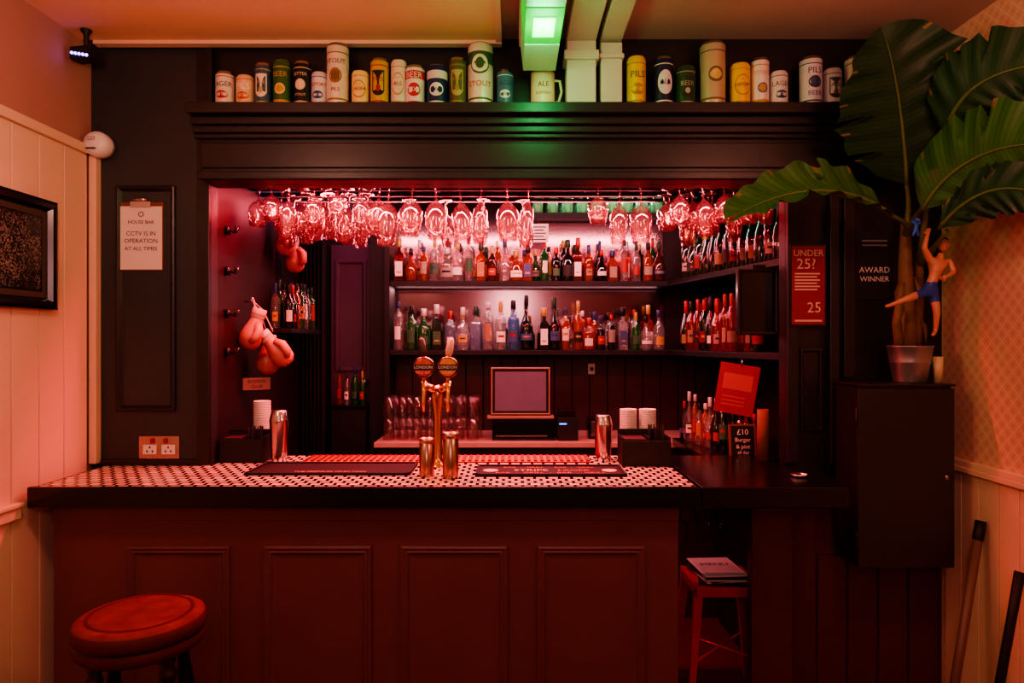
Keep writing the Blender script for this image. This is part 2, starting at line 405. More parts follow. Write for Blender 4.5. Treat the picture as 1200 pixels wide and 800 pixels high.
# ---------------------------------------------------------------- back bar
MB = mat('back_board', (48, 22, 26), 0.5)
b = B('back_bar_cabinet')
b.box(-0.80, 1.49, 4.08, 4.62, 0.0, 1.02, MB)
b.box(-0.82, 1.49, 4.05, 4.62, 1.02, 1.05, mat('back_counter_top', (190, 160, 155), 0.3))
b.obj(0.002)
b = B('wall_paneling_back')
for i in range(19):
    b.box(-0.79+i*0.12, -0.677+i*0.12, 4.625, 4.648, 0.0, 1.555, MB)
b.obj(0.002)
b = B('bar_return_counter')
b.prism([(1.22,3.40),(1.49,3.40),(1.49,4.04),(1.22,4.04)], 0.0, 1.04, M_matblack)
b.prism([(0.95,3.31),(1.49,3.31),(1.49,4.045),(0.95,4.045)], 1.04, 1.08, M_black)
b.obj(0.003)
boxobj('back_bar_mirror', -0.79, 1.02, 4.62, 4.648, 1.60, 2.72, M_mirror)
for z in (1.594, 2.04):
    b = B('liquor_shelf')
    b.prism([(-0.785,4.40),(1.0,4.40),(1.27,3.14),(1.495,3.14),(1.495,4.615),(-0.785,4.615)], z-0.032, z, M_matblack); b.obj(0.002)
b = B('liquor_shelf'); b.box(0.10, 1.05, 4.42, 4.615, 2.45, 2.485, M_matblack); b.obj(0.002)
b = B('shelf_upright'); b.box(-0.825, -0.79, 4.40, 4.62, 1.06, 2.75, M_matblack); b.obj(0.002)
b = B('trim_9'); b.box(-0.93, -0.83, 4.45, 4.649, 0, 2.95, M_matblack); b.obj(0.003)
MD = mat('door_paint', (85, 62, 80), 0.5)
b = B('door_1'); b.box(-1.22, -0.95, 4.60, 4.648, 0.0, 2.30, MD)
b.frame(-1.19, -0.98, 1.45, 2.2, 4.60, [(0,0),(0,0.012),(0.02,0.012),(0.03,0)], MD)
b.frame(-1.19, -0.98, 0.3, 1.3, 4.60, [(0,0),(0,0.012),(0.02,0.012),(0.03,0)], MD)
b.ball((-0.985, 4.575, 1.38), 0.022, M_steel); b.obj(0.003)
b = B('black_curtain'); vs=[]; fs=[]
n=30
for i in range(n+1):
    x=-1.33+0.15*i/n; yy=4.30+0.025*math.sin(i*1.3)
    vs += [(x,yy,0.02),(x,yy,2.3)]
for i in range(n): fs.append((2*i,2*i+2,2*i+3,2*i+1))
b.add(vs,fs,mat('black_cloth',(24,16,20),0.9),True)
b.tube([(-1.344,4.30,2.3),(-1.17,4.30,2.3)],0.008,M_steel)
b.obj(0, 0.004)

# ---------------------------------------------------------------- bottles
G_clear=glass('bottle_clear',(245,240,240),0.10); G_clearb=glass('bottle_clear_b',(215,225,240),0.14); G_amber=glass('bottle_amber',(225,120,45),0.25)
G_green=glass('bottle_green',(50,165,78),0.32); G_dark=glass('bottle_dark',(22,14,14),0.85); G_blue=glass('bottle_blue',(140,190,228),0.16)
G_brown=glass('bottle_brown',(130,60,28),0.4); G_red=glass('bottle_red',(200,50,50),0.3); G_dgreen=glass('bottle_dark_green',(18,42,22),0.75)
LB = [mat('label_%d'%i,c,0.55,var=0.05) for i,c in enumerate([(225,215,205),(240,238,235),(160,32,30),(22,22,25),(200,160,75),(55,100,65),(170,120,85),(65,85,130),(150,140,130),(230,225,215)])]
LW = [mat('wine_label_%d'%i,c,0.6,var=0.05) for i,c in enumerate([(160,150,140),(130,120,114),(120,34,32),(30,28,30),(150,130,90)])]
CP = [mat('cap_%d'%i,c,0.35,0.3,var=0.05) for i,c in enumerate([(20,20,22),(170,30,28),(190,160,85),(215,215,215),(35,70,50),(50,60,110)])]
def bottle(b, x, y, z, h, r, kind, g, l, c, face=-PI/2):
    f = random.uniform
    if kind == 'wine':
        pr = [(0.001,0),(r*.95,0),(r,h*.02),(r,h*.56),(r*.9,h*.64),(r*.5,h*.72),(r*.34,h*.78)]; nk=(r*.34,h*.78,h); lz=(.16,.42)
    elif kind == 'champ':
        pr = [(0.001,0),(r*1.05,0),(r*1.1,h*.02),(r*1.1,h*.42),(r*.95,h*.52),(r*.6,h*.64),(r*.38,h*.74)]; nk=(r*.40,h*.74,h); lz=(.14,.36)
    elif kind == 'round':
        pr = [(0.001,0),(r*1.0,0),(r*1.15,h*.05),(r*1.3,h*.25),(r*1.25,h*.42),(r*.85,h*.56),(r*.42,h*.66),(r*.3,h*.78)]; nk=(r*.38,h*.82,h); lz=(.18,.36)
    elif kind == 'tall':
        pr = [(0.001,0),(r*.85,0),(r*.88,h*.02),(r*.88,h*.70),(r*.55,h*.75),(r*.32,h*.78),(r*.30,h*.86)]; nk=(r*.36,h*.87,h); lz=(.22,.58)
    elif kind == 'bell':
        pr = [(0.001,0),(r*1.1,0),(r*1.12,h*.03),(r*.98,h*.35),(r*1.08,h*.56),(r*.95,h*.63),(r*.4,h*.70),(r*.34,h*.80)]; nk=(r*.42,h*.80,h*.97); lz=(.16,.44)
    elif kind == 'flask':
        pr = [(0.001,0),(r*1.3,0),(r*1.35,h*.03),(r*1.35,h*.45),(r*1.1,h*.55),(r*.45,h*.62),(r*.36,h*.74)]; nk=(r*.48,h*.76,h*.92); lz=(.12,.38)
    else:
        pr = [(0.001,0),(r*1.2,0),(r*1.25,h*.02),(r*1.25,h*.60),(r*.95,h*.66),(r*.46,h*.69),(r*.40,h*.80)]; nk=(r*.48,h*.80,h); lz=(.12,.5)
    sq = kind == 'square'; seg = 4 if sq else 14
    b.lathe((x,y,z), pr, g, seg, a0=(face+PI/4 if sq else 0), smooth=not sq)
    if kind not in ('wine','champ'):
        b.lathe((x,y,z), [(pr[-1][0],pr[-1][1]),(nk[0]*.95,nk[1])], g, 10)
        if f(0,1) < .75:
            lv=f(.3,.44); rr=pr[2][0]*(.68 if sq else .88)
            b.lathe((x,y,z+.004), [(0.001,0),(rr,0),(rr,h*lv),(0.001,h*lv)], g, 12)
    b.lathe((x,y,z), [(nk[0],nk[1]-0.002),(nk[0]*1.08,nk[1]),(nk[0]*1.05,nk[2]-0.003),(nk[0]*.9,nk[2]),(0.001,nk[2])], c, 10)
    if f(0,1) < .12: return
    a = f(.55,1.0); l0=h*lz[0]; l1=h*(lz[1]-f(0,.1))
    if sq:
        w = r*1.25*0.707
        ca = Matrix.Translation((x,y,z)) @ Matrix.Rotation(face+PI/2,4,'Z'); old=b.M; b.M = old @ ca
        b.box(-w*.8, w*.8, -w-0.0018, -w-0.0006, l0, l1, l); b.box(-w*.5, w*.5, -w-0.0026, -w-0.0019, l0+.02, l0+.03, CP[2]); b.M = old
    else:
        rl = max(p[0] for p in pr)*1.02
        b.lathe((x,y,z), [(rl,l0),(rl,l1)], l, 10, a0=face-a, arc=2*a)
        if f(0,1) < .6: b.lathe((x,y,z), [(rl*1.015,l0+(l1-l0)*.45),(rl*1.015,l0+(l1-l0)*.65)], random.choice([CP[1],CP[2],CP[0],CP[5]]), 8, a0=face-a*.6, arc=1.2*a)
def row(name, p0, p1, z, n, hr, rr, kinds, gs, ls=None, cs=None, face=-PI/2, jit=0.01):
    b = B(name)
    for i in range(n):
        t=(i+0.5)/n
        x=p0[0]+(p1[0]-p0[0])*t+random.uniform(-jit,jit)*0.8; y=p0[1]+(p1[1]-p0[1])*t+random.uniform(-jit,jit)
        bottle(b,x,y,z,random.uniform(*hr),random.uniform(*rr),kinds[i%len(kinds)] if len(kinds)>5 else random.choice(kinds),random.choice(gs),random.choice(ls or LB),random.choice(cs or CP),face+random.uniform(-.15,.15))
    return b.obj()
K4 = ['square','round','tall','wine','flask','bell','tall','square','wine','round','flask']
K5 = ['tall','bell','flask','square','wine','round','square','tall','wine','bell','round']
row('liquor_bottles', (-0.77,4.46), (0.14,4.46), 2.0405, 12, (0.21,0.32), (0.032,0.036), K4, [G_clear,G_amber,G_amber,G_clear,G_brown,G_clearb])
row('liquor_bottles', (0.17,4.46), (1.0,4.46), 2.0405, 11, (0.20,0.32), (0.029,0.034), K5, [G_amber,G_dark,G_brown,G_clear,G_green])
row('liquor_bottles', (-0.74,4.55), (0.98,4.55), 2.0405, 20, (0.22,0.30), (0.026,0.030), K5, [G_clear,G_amber,G_green,G_clear,G_dark])
row('liquor_bottles', (-0.78,4.46), (0.14,4.46), 1.5945, 11, (0.25,0.36), (0.033,0.038), K5, [G_green,G_clear,G_clear,G_clearb,G_blue,G_clear,G_dgreen])
row('liquor_bottles', (0.17,4.46), (0.99,4.46), 1.5945, 11, (0.22,0.35), (0.029,0.034), K4, [G_dark,G_dark,G_brown,G_amber,G_green,G_clear])
row('liquor_bottles', (-0.72,4.55), (0.95,4.55), 1.5945, 19, (0.22,0.31), (0.026,0.030), K4, [G_clear,G_clear,G_green,G_dark,G_amber])
KW=['wine','wine','champ']; wc=[CP[0],CP[0],CP[2],CP[4]]
row('wine_bottles', (1.09,4.34), (1.345,3.22), 2.0405, 14, (0.29,0.32), (0.034,0.037), KW, [G_dark,G_dgreen,G_dgreen], LW, wc, -PI/2-0.35, 0.004)
row('wine_bottles', (1.18,4.34), (1.42,3.25), 2.0405, 13, (0.29,0.32), (0.034,0.037), KW, [G_dark,G_dgreen], LW, wc, -PI/2-0.35, 0.004)
row('wine_bottles', (1.09,4.34), (1.22,3.72), 1.5945, 8, (0.29,0.33), (0.034,0.037), KW, [G_dark,G_dgreen,G_red], LW+[LB[1]], [CP[1],CP[0],CP[1]], -PI/2-0.3, 0.004)
row('wine_bottles', (1.18,4.34), (1.32,3.60), 1.5945, 9, (0.29,0.33), (0.034,0.037), KW, [G_dark,G_dgreen,G_red], LW, [CP[1],CP[0],CP[1]], -PI/2-0.3, 0.004)
row('syrup_bottles', (1.0,4.0), (1.10,3.52), 1.0805, 8, (0.22,0.29), (0.024,0.030), ['tall','round','tall'], [G_clear,G_brown,G_amber,G_dark], None, [CP[1],CP[0],CP[3]], -PI/2-0.2, 0.004)
row('syrup_bottles', (1.12,3.98), (1.27,3.52), 1.0805, 8, (0.17,0.23), (0.024,0.030), ['tall','round'], [G_amber,G_brown,G_dark], None, None, -PI/2-0.2, 0.004)
b = B('wall_shelf'); b.box(-1.344,-1.18,3.66,4.22,1.695,1.72,M_matblack); b.obj(0.002)
row('liquor_bottles', (-1.22,3.70), (-1.22,4.18), 1.7205, 7, (0.24,0.27), (0.026,0.030), ['tall','wine','square'], [G_clear,G_dark,G_amber,G_green], LB[2:], None, -PI/2+0.3, 0.003)
row('liquor_bottles', (-1.295,3.70), (-1.295,4.18), 1.7205, 7, (0.24,0.28), (0.026,0.030), ['tall','wine'], [G_clear,G_dark,G_green], LB[2:], None, -PI/2+0.3, 0.003)
b = B('side_cabinet'); b.box(-1.16,-0.94,4.38,4.57,0.0,1.22,M_matblack); b.box(-1.17,-0.935,4.37,4.575,1.22,1.24,M_black); b.obj(.002)
row('liquor_bottles', (-1.15,4.45), (-0.95,4.45), 1.2405, 4, (0.20,0.27), (0.020,0.024), ['tall','wine'], [G_clear,G_dark,G_amber,G_green], LB[2:], None, -PI/2, 0.003)
M_tg = glass('green_lit_glass',(190,240,215),0.3)  # green light on the tumblers is put into the glass tint
b = B('tumbler_glasses')
for i in range(9):
    for yy in (4.47, 4.55):
        x=0.17+i*0.098
        b.lathe((x,yy,2.4855),[(0.001,0.004),(0.03,0),(0.036,0.10),(0.034,0.10),(0.028,0.01)],M_tg,14)
b.obj()
b = B('pint_glasses')
for lv in range(2):
    for i in range(7):
        for yy in (4.16, 4.28):
            x=-0.75+i*0.085+(0.02 if yy > 4.2 else 0)
            zz=1.0505+lv*0.135
            b.lathe((x,yy,zz),[(0.037,0),(0.037,0.015),(0.036,0.02),(0.028,0.13),(0.024,0.13),(0.001,0.128)],M_pint,16)
b.obj()

# ---------------------------------------------------------------- hanging wine glasses + rack
RZ = 2.42
b = B('glass_rack')
for yy in (3.22, 3.36, 3.50, 3.64, 3.78):
    b.box(-1.34, 1.05, yy-0.012, yy+0.012, RZ+.002, RZ+0.02, M_matblack)
for yy in (3.22, 3.36, 3.50): b.box(1.05, 1.26, yy-0.012, yy+0.012, RZ+.002, RZ+0.02, M_matblack)
for xx in (-1.2,-0.4,0.4,1.03):
    b.box(xx-0.012, xx+0.012, 3.121, 3.80, RZ+0.02, RZ+0.04, M_matblack)
    b.tube([(xx,3.5,RZ+0.03),(xx,3.5,2.999)],0.008,M_matblack)
b.obj()
def wineglass(b, x, y, z, h, r, kind=0):
    k = h
    b.M = Matrix.Translation((x,y,z)) @ Matrix.Rotation(random.uniform(-.09,.09),4,'Y') @ Matrix.Rotation(random.uniform(-.05,.05),4,'X')
    foot=[(0.001,0),(min(r,.036),-0.001),(min(r,.036),-0.004),(0.009,-0.010),(0.0045,-0.02)]
    if kind == 0:
        bowl=[(0.0045,-k*.30),(0.010,-k*.34),(r*.65,-k*.41),(r*.95,-k*.53),(r,-k*.64),(r*.92,-k*.80),(r*.74,-k),(r*.72,-k),(r*.90,-k*.80),(r*.97,-k*.64)]
    else:
        bowl=[(0.0045,-k*.28),(0.008,-k*.31),(r*.8,-k*.42),(r,-k*.55),(r*.95,-k*.8),(r*.78,-k),(r*.76,-k),(r*.93,-k*.8)]
    b.lathe((0,0,0), foot+bowl, M_wine, 20)
    b.M = Matrix.Identity(4)
b = B('hanging_wine_glasses')
for i, px in enumerate((457,485,511,538,564,594,620)):
    wineglass(b, X(px,3.30), 3.30+random.uniform(-.03,.03), RZ-.004, (0.305,0.262,0.276,0.285,0.29,0.283,0.30)[i], (0.056,0.057,0.054,0.050,0.037,0.056,0.034)[i], 1 if i in (4,6) else 0)
for i, px in enumerate((701,727,751)):
    wineglass(b, X(px,3.34), 3.34, RZ-.004, (.19,.29,.285)[i], (.05,.045,.056)[i])
for k, (d, ps) in enumerate([(3.28,range(290,450,26)),(3.41,range(303,450,26)),(3.54,range(312,450,24)),(3.67,range(322,440,25)),(3.28,range(798,915,25)),(3.41,range(785,900,25)),(3.54,range(780,860,26)),(3.70,range(480,620,44))]):
    for px in ps:
        if -1.27 < X(px,d) < 1.24-(d-3.28)*.25: wineglass(b, X(px+random.uniform(-2.5,2.5),d), d+random.uniform(-.015,.015), RZ-.004, random.uniform(.17,.27), random.uniform(.036,.048), random.choice((0,0,1)))
b.obj()

# ---------------------------------------------------------------- things on counter
def shaker(px, d, top):
    b = B('cocktail_shaker'); x = X(px,d); h = Z(top,d)-CT
    b.lathe((x,d,CT), [(0.001,0),(0.032,0),(0.034,0.004),(0.043,h*.78),(0.044,h*.80),(0.042,h*.82),(0.040,h*.86),(0.034,h*.98),(0.030,h),(0.001,h)], M_steel, 28); b.obj()
shaker(327,3.12,480); shaker(707,3.15,486)
for px, d, hh, r in ((500,2.79,0.155,0.03),(528,2.755,0.182,0.032)):
    b = B('steel_jigger'); x=X(px,d)
    b.lathe((x,d,CT), [(0.001,0.003),(r*.96,0),(r,0.004),(r,hh*.86),(r*.94,hh*.87),(r*.94,hh*.88),(r,hh*.89),(r,hh),(r-.003,hh),(r-.003,hh*.9),(0.001,hh*.9)], mat('warm_steel',(170,145,130),0.28,1.0,var=0.05), 24); b.obj()
M_mat = mat('rubber_mat', (12,11,13), 0.7); M_txt = mat('mat_print', (215,165,145), 0.6); M_txr = mat('mat_print_red', (190,55,42), 0.6)
flat = Matrix(((1,0,0),(0,0,1),(0,0,0)))
for nm, x0, x1, y0, y1 in (('bar_mat',-1.10,-0.42,2.80,3.06),('bar_mat',-0.15,0.47,2.78,2.99)):
    b = B(nm); b.box(x0,x1,y0,y1,CT,CT+0.006,M_mat)
    for (a0,a1,c0,c1) in ((x0,x1,y0,y0+.012),(x0,x1,y1-.012,y1),(x0,x0+.012,y0,y1),(x1-.012,x1,y0,y1)):
        b.box(a0,a1,c0,c1,CT+0.006,CT+0.011,M_mat)
    c=(x0+x1)/2
    if x0 > -0.5:
        b.text('STRIPE', (c-.08,y0+.10,CT+0.0075), 0.05, M_txt, R=flat); b.text('LAGER', (c+.10,y0+.10,CT+0.0075), 0.045, M_txr, R=flat)
        b.text('BAR  -  GRILL  -  BAR  -  GRILL', (c,y0+.045,CT+0.0075), 0.035, M_txr, R=flat)
        b.text('BAR  -  GRILL  -  BAR  -  GRILL', (c,y0+.165,CT+0.0075), 0.03, M_txr, R=flat)
        for xx in (x0+.06,x1-.06): b.lathe((xx,y0+.10,CT+0.0062),[(0.001,.001),(0.032,.001)],M_txt,20)
    else:
        b.text('THE PREMIUM SELECTION', (c,y0+.05,CT+0.0075), 0.026, M_txt, R=flat)
    b.obj()
b = B('drip_tray'); b.box(-0.95,0.36,3.10,3.28,CT,CT+0.004,M_red)
for i in range(44): b.box(-0.95+i*0.030,-0.935+i*0.030,3.11,3.27,CT+0.004,CT+0.009,mat('tray_red',(120,40,45),0.35))
b.obj()
# beer tap
b = B('beer_tap'); tx, ty = -0.326, 3.0
b.lathe((tx,ty,CT),[(0.001,0),(0.045,0),(0.045,0.008),(0.026,0.02),(0.019,0.04),(0.018,0.22),(0.021,0.25),(0.030,0.30),(0.034,0.33),(0.02,0.355),(0.001,0.36)],M_brass,24)
for sx in (-1,1):
    b.tube([(tx,ty-0.01,CT+0.325),(tx+sx*0.03,ty-0.035,CT+0.35),(tx+sx*0.052,ty-0.06,CT+0.36)],[0.018,0.016,0.015],M_brass,12)
    hx, hy = tx+sx*0.052, ty-0.07
    b.tube([(hx,hy,CT+0.38),(hx,hy-0.002,CT+0.33),(hx,hy-0.02,CT+0.30),(hx,hy-0.02,CT+0.25)],[0.013,0.011,0.009,0.007],M_brass,12)
    mB = mat('badge_pale_red',(185,65,45),0.3) if sx < 0 else mat('badge_lager_gold',(205,125,50),0.3)
    old=b.M
    b.M = Matrix.Translation((hx,hy-0.012,CT+0.44)) @ Matrix.Rotation(PI/2,4,'X')
    b.lathe((0,0,0),[(0.001,0.012),(0.038,0.012),(0.044,0.008),(0.047,0),(0.044,-0.006),(0.001,-0.006)],[mB,mat('badge_rim',(40,28,24),.3),M_brass,M_brass,M_brass],28)
    b.M = old
    b.box(hx-.037,hx+.037,hy-.0262,hy-.0245,CT+.428,CT+.452,M_matblack)
    b.text('LONDON',(hx,hy-0.0272,CT+0.44),0.018,M_paper); b.text('PALE ALE' if sx<0 else 'LAGER',(hx,hy-0.0262,CT+0.418),0.015,M_paper)
    b.tube([(hx,hy,CT+0.37),(hx,hy,CT+0.41)],0.010,M_brass,10)
    b.tube([(hx,hy,CT+0.48),(hx+sx*.004,hy+.004,CT+0.505),(hx+sx*.012,hy+0.01,CT+0.555),(hx+sx*.016,hy+0.012,CT+0.565)],[0.010,0.017,0.014,.006],mat('tap_handle_dark',(45,34,32),0.35) if sx<0 else mat('tap_handle_pale',(190,160,140),0.35),12)
b.obj()
def caddy(x0,x1,y0,y1,h):
    b = B('bar_caddy')
    t=0.005
    b.box(x0,x1,y0,y1,CT,CT+t,M_matblack); b.box(x0,x1,y0,y0+t,CT+t,CT+h*.75,M_matblack); b.box(x0,x1,y1-t,y1,CT+t,CT+h,M_matblack)
    b.box(x0,x0+t,y0+t,y1-t,CT+t,CT+h*.85,M_matblack); b.box(x1-t,x1,y0+t,y1-t,CT+t,CT+h*.85,M_matblack)
    xm=x0+(x1-x0)*.55; b.box(xm,xm+t,y0+t,y1-t,CT+t,CT+h*.85,M_matblack)
    b.box(x0+.012,xm-.01,y0+.012,y1-.012,CT+t,CT+h*.8,mat('napkins',(50,34,42),0.8))
    for k in range(14):
        px_,py_=random.uniform(xm+.015,x1-.015),random.uniform(y0+.015,y1-.015)
        b.tube([(px_,py_,CT+t),(px_+random.uniform(-.006,.006),py_,CT+h*1.15)],0.003,mat('straw',(25,22,26),0.5),6)
    b.obj(0.0015)
caddy(-1.325,-1.13,3.09,3.205,0.14)
caddy(0.485,0.70,3.0,3.14,0.15)
def cupstack(x,y,n,step):
    b=B('paper_cup_stack')
    for i in range(n):
        b.lathe((x,y,CT+i*step),[(0.001,0.002),(0.030,0),(0.039,0.085),(0.041,0.087),(0.039,0.089),(0.037,0.085)],M_white,20)
    b.obj()
cupstack(-1.19,3.252,22,.0085)
cupstack(.545,3.20,18,.0085); cupstack(.635,3.20,18,.0085)
b = B('till_monitor'); d=4.15
MBz = mat('monitor_bezel',(170,140,125),0.4); MSc = mat('monitor_screen',(110,95,112),0.25,emis=(140,110,135),estr=0.10)
x0,x1=X(575,d),X(645,d); z0,z1=Z(486,d),Z(430,d)
b.box(x0,x1,d,d+0.035,z0,z1,M_matblack)
b.frame(x0+.002,x1-.002,z0+.002,z1-.002,d,[(0,0),(0.002,0.006),(0.008,0.006),(0.009,0.005)],MBz)
b.frame(x0+.011,x1-.011,z0+.011,z1-.011,d-.004,[(0,0),(0.012,0.0),(0.015,-0.003)],M_matblack,MSc)
b.box((x0+x1)/2-.04,(x0+x1)/2+.04,d+.035,d+.07,1.15,z1-.08,M_matblack)
b.box(x0+.01,x1+.03,d-.02,d+.30,1.0505,z0-.022,M_black)
b.box(x0-.02,x1+.02,d-.03,d+.06,z0-.020,z0-.004,MBz)
b.box(x0+.03,x1-.02,d-.024,d-.02,1.075,1.082,M_steel)
b.obj(0.003)
b = B('receipt_printer'); b.box(0.275,0.40,4.12,4.30,1.0505,1.19,M_matblack); b.box(0.285,0.385,4.14,4.28,1.19,1.235,M_black)
b.box(0.285,0.33,4.115,4.12,1.15,1.156,mat('blue_led',(60,120,255),0.3,emis=(60,120,255),estr=6)); b.obj(0.004)
b = B('price_card'); b.box(0.515,0.56,4.615,4.622,1.43,1.50,M_paper); b.oval((.5375,4.62,1.465),.014,.014,.02,CP[5]); b.obj()
b = B('notice_card'); b.box(0.115,0.235,4.408,4.411,2.29,2.41,M_paper)
for k in range(5): b.box(0.13,0.22-.015*(k%2),4.4065,4.408,2.385-k*.02,2.392-k*.02,LB[3])
b.tube([(.175,4.4095,2.41),(.175,4.415,2.449)],.002,M_steel,6); b.obj()
b = B('napkin_dispenser'); b.box(0.47,0.60,4.2,4.3,1.0505,1.18,M_black); b.box(0.485,0.585,4.195,4.2,1.07,1.16,M_steel); b.obj(0.006)
b = B('chalkboard_sign'); b.M = Matrix.Translation((1.13,3.335,1.0805)) @ Matrix.Rotation(-0.12,4,'X')
b.box(-0.065,0.065,0,0.012,0.001,0.165,M_wood); b.box(-0.056,0.056,-0.002,0,0.01,0.156,M_matblack)
MCk=mat('chalk',(235,228,222),.8)
b.text('£10',(0,-0.0035,0.125),0.038,MCk); b.text('Burger',(0,-0.0035,0.088),0.028,MCk); b.text('& pint',(0,-0.0035,0.055),0.028,MCk); b.text('all day',(0,-0.0035,0.027),0.022,MCk)
b.M = Matrix.Identity(4); b.obj()
# flat card clipped under the shelf edge
b = B('red_notice_sheet'); b.M = Matrix.Translation((1.145,3.40,1.535)) @ Matrix.Rotation(-0.25,4,'Z') @ Matrix.Rotation(0.16,4,'Y')
MRP=mat('red_paper',(135,40,56),0.6)
b.box(-0.10,0.09,-0.001,0.001,-0.25,0.0,MRP); b.box(-0.075,0.065,-0.002,-0.001,-0.13,-0.05,mat('red_paper_print',(165,78,88),.6))
for k in range(3): b.box(-0.07,0.04,-0.002,-0.001,-0.17-k*.02,-0.163-k*.02,mat('red_paper_print',(165,78,88),.6))
b.tube([(0.0,0.0,-0.01),(0.0,0.0,0.024)],0.004,M_steel)
b.M = Matrix.Identity(4); b.obj()
b = B('cardboard_tube'); b.lathe((1.165,3.17,CT),[(0.02,0.0),(0.026,0.0),(0.026,0.235),(0.02,0.235),(0.02,0.0)],mat('cardboard',(110,70,55),0.8),20); b.obj()
b = B('television'); b.box(1.045,1.235,3.16,3.19,1.68,1.985,M_black); b.frame(1.047,1.233,1.682,1.983,3.16,[(0,0),(0.0,0.004),(0.010,0.004),(0.012,0.001)],M_matblack,mat('tv_screen',(10,8,10),0.12)); b.box(1.12,1.18,3.175,3.185,1.985,2.007,M_matblack); b.obj(0.002)
b = B('ashtray'); b.lathe((1.17,2.78,CT),[(0.001,0.004),(0.03,0.0),(0.036,0.012),(0.034,0.012),(0.028,0.005)],M_steel,20); b.obj()

# ---------------------------------------------------------------- boxing gloves + hooks on left inner wall
M_glv = mat('glove_pink_leather',(185,110,106),0.35); M_glv2 = mat('glove_cuff',(205,175,170),0.5)
def glove(b, p, rotz, tilt):
    b.M = Matrix.Translation(p) @ Matrix.Rotation(rotz,4,'Z') @ Matrix.Rotation(tilt,4,'Y')
    b.lathe((0,0,0),[(0.001,0.085),(0.032,0.085),(0.035,0.08),(0.035,0.045),(0.030,0.035)],M_glv2,18)
    b.lathe((0,0,0),[(0.036,0.05),(0.036,0.06)],M_glv,18)
    b.lathe((0,0,0),[(0.030,0.035),(0.034,0.015),(0.047,-0.02),(0.055,-0.06),(0.050,-0.095),(0.030,-0.118),(0.001,-0.122)],M_glv,18)
    b.tube([(0.02,-0.03,0.01),(0.035,-0.055,-0.02),(0.03,-0.062,-0.06),(0.01,-0.058,-0.085)],[0.018,0.022,0.022,0.012],M_glv,12)
    b.M = Matrix.Identity(4)
for hx, hy, hz, gl in ((-1.336,3.86,2.37,[(-1.25,3.80,2.25,0.3,0.15),(-1.25,3.91,2.165,0.6,-0.1)]),(-1.336,3.42,1.86,[(-1.265,3.36,1.73,0.2,0.3),(-1.19,3.40,1.63,0.4,-0.7),(-1.25,3.50,1.60,0.9,0.1)])):
    b = B('boxing_gloves')
    for gx,gy,gz,rz,tl in gl:
        glove(b,(gx,gy,gz),rz,tl)
        b.tube([(hx+0.03,hy,hz),((hx+gx)/2+0.02,(hy+gy)/2,(hz+gz)/2+0.06),(gx,gy,gz+0.07)],0.003,M_glv2,6)
    b.tube([(hx-.003,hy,hz-0.01),(hx+0.03,hy,hz-0.012),(hx+0.04,hy,hz+0.01)],0.005,M_steel,8)
    b.obj()
b = B('pennant_banner'); b.M = Matrix.Translation((-1.325,3.36,1.44)) @ Matrix.Rotation(0.55,4,'Z')
b.box(0.0,0.13,-0.003,0,-0.03,0.03,mat('banner_cloth',(120,100,95),.8)); b.text('BOXING',(0.065,-0.0045,.012),0.022,M_matblack); b.text('CLUB',(0.065,-0.0045,-.014),0.022,M_matblack); b.M=Matrix.Identity(4); b.obj()
for hz in (2.17,1.98,1.78,1.60):
    b = B('coat_hook'); hy=3.20
    b.lathe((-1.332,hy,hz),[(0.001,0.02),(0.012,0.02),(0.012,-0.02),(0.001,-0.02)],M_black,10)
    for sy in (-1,1): b.tube([(-1.325,hy,hz),(-1.30,hy+sy*.01,hz-.01),(-1.285,hy+sy*.015,hz+.02)],[0.006,0.005,0.006],M_black,8)
    b.obj()

# ---------------------------------------------------------------- left pier items
b = B('clipboard_notice'); d=FY; x0,x1=X(141,d),X(192,d); z0,z1=Z(317,d),Z(240,d)
b.box(x0,x1,FY-0.006,FY-0.0005,z0,z1+.01,M_wood); b.box(x0+.004,x1-.004,FY-0.0085,FY-0.006,z0+.004,z1-.008,M_paper)
cx=(x0+x1)/2
b.box(cx-.045,cx+.045,FY-.016,FY-.0085,z1-.012,z1+.012,M_steel); b.tube([(cx-.03,FY-.014,z1+.02),(cx+.03,FY-.014,z1+.02)],0.008,M_steel,10)
mt=mat('ink',(40,38,42),0.7)
for i,(t,s) in enumerate([('O',.035),('HOUSE BAR',.022),('CCTV IS IN',.027),('OPERATION',.027),('AT ALL TIMES',.024)]):
    b.text(t,(cx,FY-.0095,z1-.045-(0,.034,.085,.118,.152)[i]),s,mt)
b.obj()
b = B('wall_socket'); x0,x1=X(164,d),X(211,d); zc=1.178
b.box(x0,x1,FY-.008,FY-.0005,zc-.050,zc+.050,M_steel)
for sx in (0.27,0.73):
    cx=x0+(x1-x0)*sx
    b.box(cx-.03,cx+.03,FY-.0095,FY-.008,zc-.03,zc+.012,M_white)
    for dx,dz in ((0,0.0),(-.012,-.018),(.012,-.018)): b.box(cx+dx-.003,cx+dx+.003,FY-.0105,FY-.0095,zc+dz-.004,zc+dz+.006,M_black)
    cc=cx+(.012 if sx<.5 else -.012)
    b.box(cc-.008,cc+.008,FY-.014,FY-.008,zc+.018,zc+.040,mat('rocker',(150,40,60),0.4))
b.obj(0.001)
b = B('motion_sensor'); b.M = Matrix.Translation((-1.820,2.99,2.515)) @ Matrix.Rotation(PI/2,4,'X')
b.lathe((0,0,0),[(0.001,-0.055),(0.05,-0.055),(0.056,-0.03),(0.056,0.0),(0.048,0.018),(0.03,0.028),(0.001,0.03)],M_white,28)
b.M = Matrix.Identity(4); b.box(-1.845,-1.805,2.951,2.962,2.485,2.49,M_black); b.box(-1.84,-1.81,2.953,2.964,2.525,2.54,mat('sensor_lens',(190,185,180),0.2)); b.obj()
